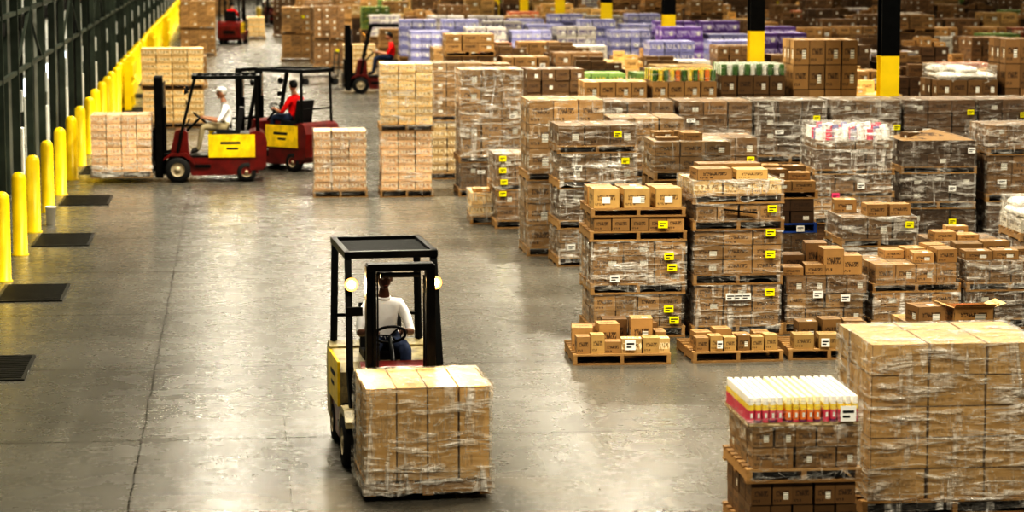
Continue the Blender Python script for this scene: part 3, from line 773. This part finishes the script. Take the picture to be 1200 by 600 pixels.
    mb.ell((0,0,0),(.098,.078,.118),skinm,24,18,M=M,fn=hf)
    mb.ell((.088,0,-.022),(.022,.014,.022),skinm,10,8,M=M); mb.ell((.082,0,.0),(.014,.009,.03),skinm,10,8,M=M)
    mb.ell((.075,0,-.064),(.014,.026,.008),'lip',10,6,M=M); mb.ell((.066,0,-.098),(.022,.026,.018),skinm,10,8,M=M)
    for s in (-1,1):
        mb.ell((.079,s*.03,.008),(.011,.014,.009),'eye_white',10,8,M=M); mb.ell((.088,s*.03,.008),(.004,.006,.006),'eye_dark',8,6,M=M)
        mb.ell((.083,s*.03,.028),(.012,.019,.005),hair,8,6,M=M)
        mb.ell((-.005,s*.079,-.008),(.018,.009,.03),skinm,10,8,M=M)
    def hairf(p):
        q=p.copy()
        if q.z<-.25: q.z=-.25-.25*(abs(q.z)-.25) ; q.x=min(q.x,.0)
        if q.x>.2 and q.z<.52: q.z=.52
        return q
    mb.ell((-.008,0,.008),(.103,.084,.124),hair,24,16,M=M,fn=hairf)
    if cap:
        mb.ell((0,0,.05),(.108,.09,.085),cap,20,12,M=M,fn=lambda p:Vector((p.x,p.y,max(p.z,-.05))))
        mb.add([(.07,-.07,.05),(.19,-.05,.035),(.19,.05,.035),(.07,.07,.05),(.07,-.07,.06),(.19,-.05,.045),(.19,.05,.045),(.07,.07,.06)],
               [(3,2,1,0),(4,5,6,7),(0,1,5,4),(1,2,6,5),(2,3,7,6)],cap,M=M)
    return mb.mesh(name)
dA=driver('skin_dark','white_cotton','denim','hair_black',None,.07,.1)
dB=driver('skin_mid','white_cotton','khaki_cotton','hair_grey','white_cotton',.06,.1)
dC=driver('skin_mid','red_cotton','denim','hair_black',None,.02,-.1)
AA=math.radians(-86)
def put(kind,x,y,a,d,sc=1,lit=False,dsc=None):
    forklift(kind,x,y,a,sc,lit); o=place('forklift_driver',d,(x,y,0),a); dsc=dsc or sc; o.scale=(dsc,dsc,dsc)
AX,AY=1.42,23.85
put('A',AX,AY,AA,dA,.93,True,.94)
put('B',-1.29,52.5,math.pi,dB)
put('B',.44,55.5,math.radians(135),dC)
put('B',3.75,81.2,math.pi,dC)
put('B',-.2,119,math.radians(80),dC)
put('A',2.0,165,math.radians(100),dB)
put('A',1.7,140,math.radians(-80),dB)

def load(name,x,y,a,w,d,z0,h,nx,ny,nz,mat,extra=None,fm='stretch_film',bag=.014):
    mb=MB(); pallet(mb,d,w,0,.13); boxes(mb,d*.99,w*.98,h,.13,nx,ny,nz,mat,.003); wrap(mb,d*.99,w*.98,.05,.13+h+.008,mat=fm,bag=bag)
    N=40; vs=[];fs=[]
    per=[]
    hw,hd=w/2+.01,d/2+.01
    cs=[(-hd,-hw),(hd,-hw),(hd,hw),(-hd,hw)]
    for s in range(4):
        a_,b_=cs[s],cs[(s+1)%4]
        for i in range(N//4): f_=i/(N//4); per.append((a_[0]+(b_[0]-a_[0])*f_,a_[1]+(b_[1]-a_[1])*f_))
    for k,z in enumerate((.26,.14,.03)):
        for (px,py) in per:
            q=1+R(.01,.045); vs.append((px*q,py*q,z-(R(0,.03) if k==2 else 0)))
    n=len(per)
    for k in range(2):
        for i in range(n): jn=(i+1)%n; fs.append((k*n+jn,k*n+i,(k+1)*n+i,(k+1)*n+jn))
    mb.add(vs,fs,'stretch_film_heavy',smooth=True)
    if extra: extra(mb)
    return place(name,mb.mesh(name),(x,y,z0),a)
f=Vector((math.cos(AA),math.sin(AA)))
ctr=Vector((AX+.09,AY))+f*(.52+.56)
load('wrapped_carton_load',ctr.x,ctr.y,AA-.03,1.13,1.06,.05,.84,2,4,1,'carton_plain',fm='stretch_film_heavy',bag=.03)
load('wrapped_carton_load',-1.29-.57-.55,52.5,math.pi,1.0,1.22,.1,1.14,4,3,7,'carton_pinkish')

mb=MB()
mb.box(-.6,-.35,.25,.6,.35,.3,'fork_steel')
for x in (-.5,.5):
    for y in (-.28,.28): mb.cyl((x,y-.03,.1),(x,y+.03,.1),.1,.1,'rubber',14); mb.beam((x,y,.1),(x,y,.26),.04,.04,'fork_steel')
for y in (-.3,.3): mb.beam((.58,y,.3),(.62,y,1.05),.04,.04,'fork_steel')
mb.beam((.62,-.3,1.05),(.62,.3,1.05),.04,.04,'fork_steel'); mb.beam((.6,-.3,.7),(.6,.3,.7),.04,.04,'fork_steel')
place('platform_cart',mb.mesh('cart'),(2.6,86,0),.2)

# ------------------------------------------------------------------ camera
cd=bpy.data.cameras.new('camera'); cam=bpy.data.objects.new('camera',cd); COL.objects.link(cam)
cd.sensor_width=36; cd.lens=90; cd.clip_end=500; cd.clip_start=.1
cd.dof.use_dof=True; cd.dof.focus_distance=29; cd.dof.aperture_fstop=2.0
th=math.atan(378/3000.); ps=math.atan(320*math.cos(th)/3000.)
cam.location=(0,0,5); cam.rotation_euler=(math.pi/2-th,0,-ps)
S.camera=cam
try:
    S.view_settings.view_transform='Standard'
    S.view_settings.look='Very High Contrast'
except Exception as e: print(e)
S.view_settings.exposure=.12
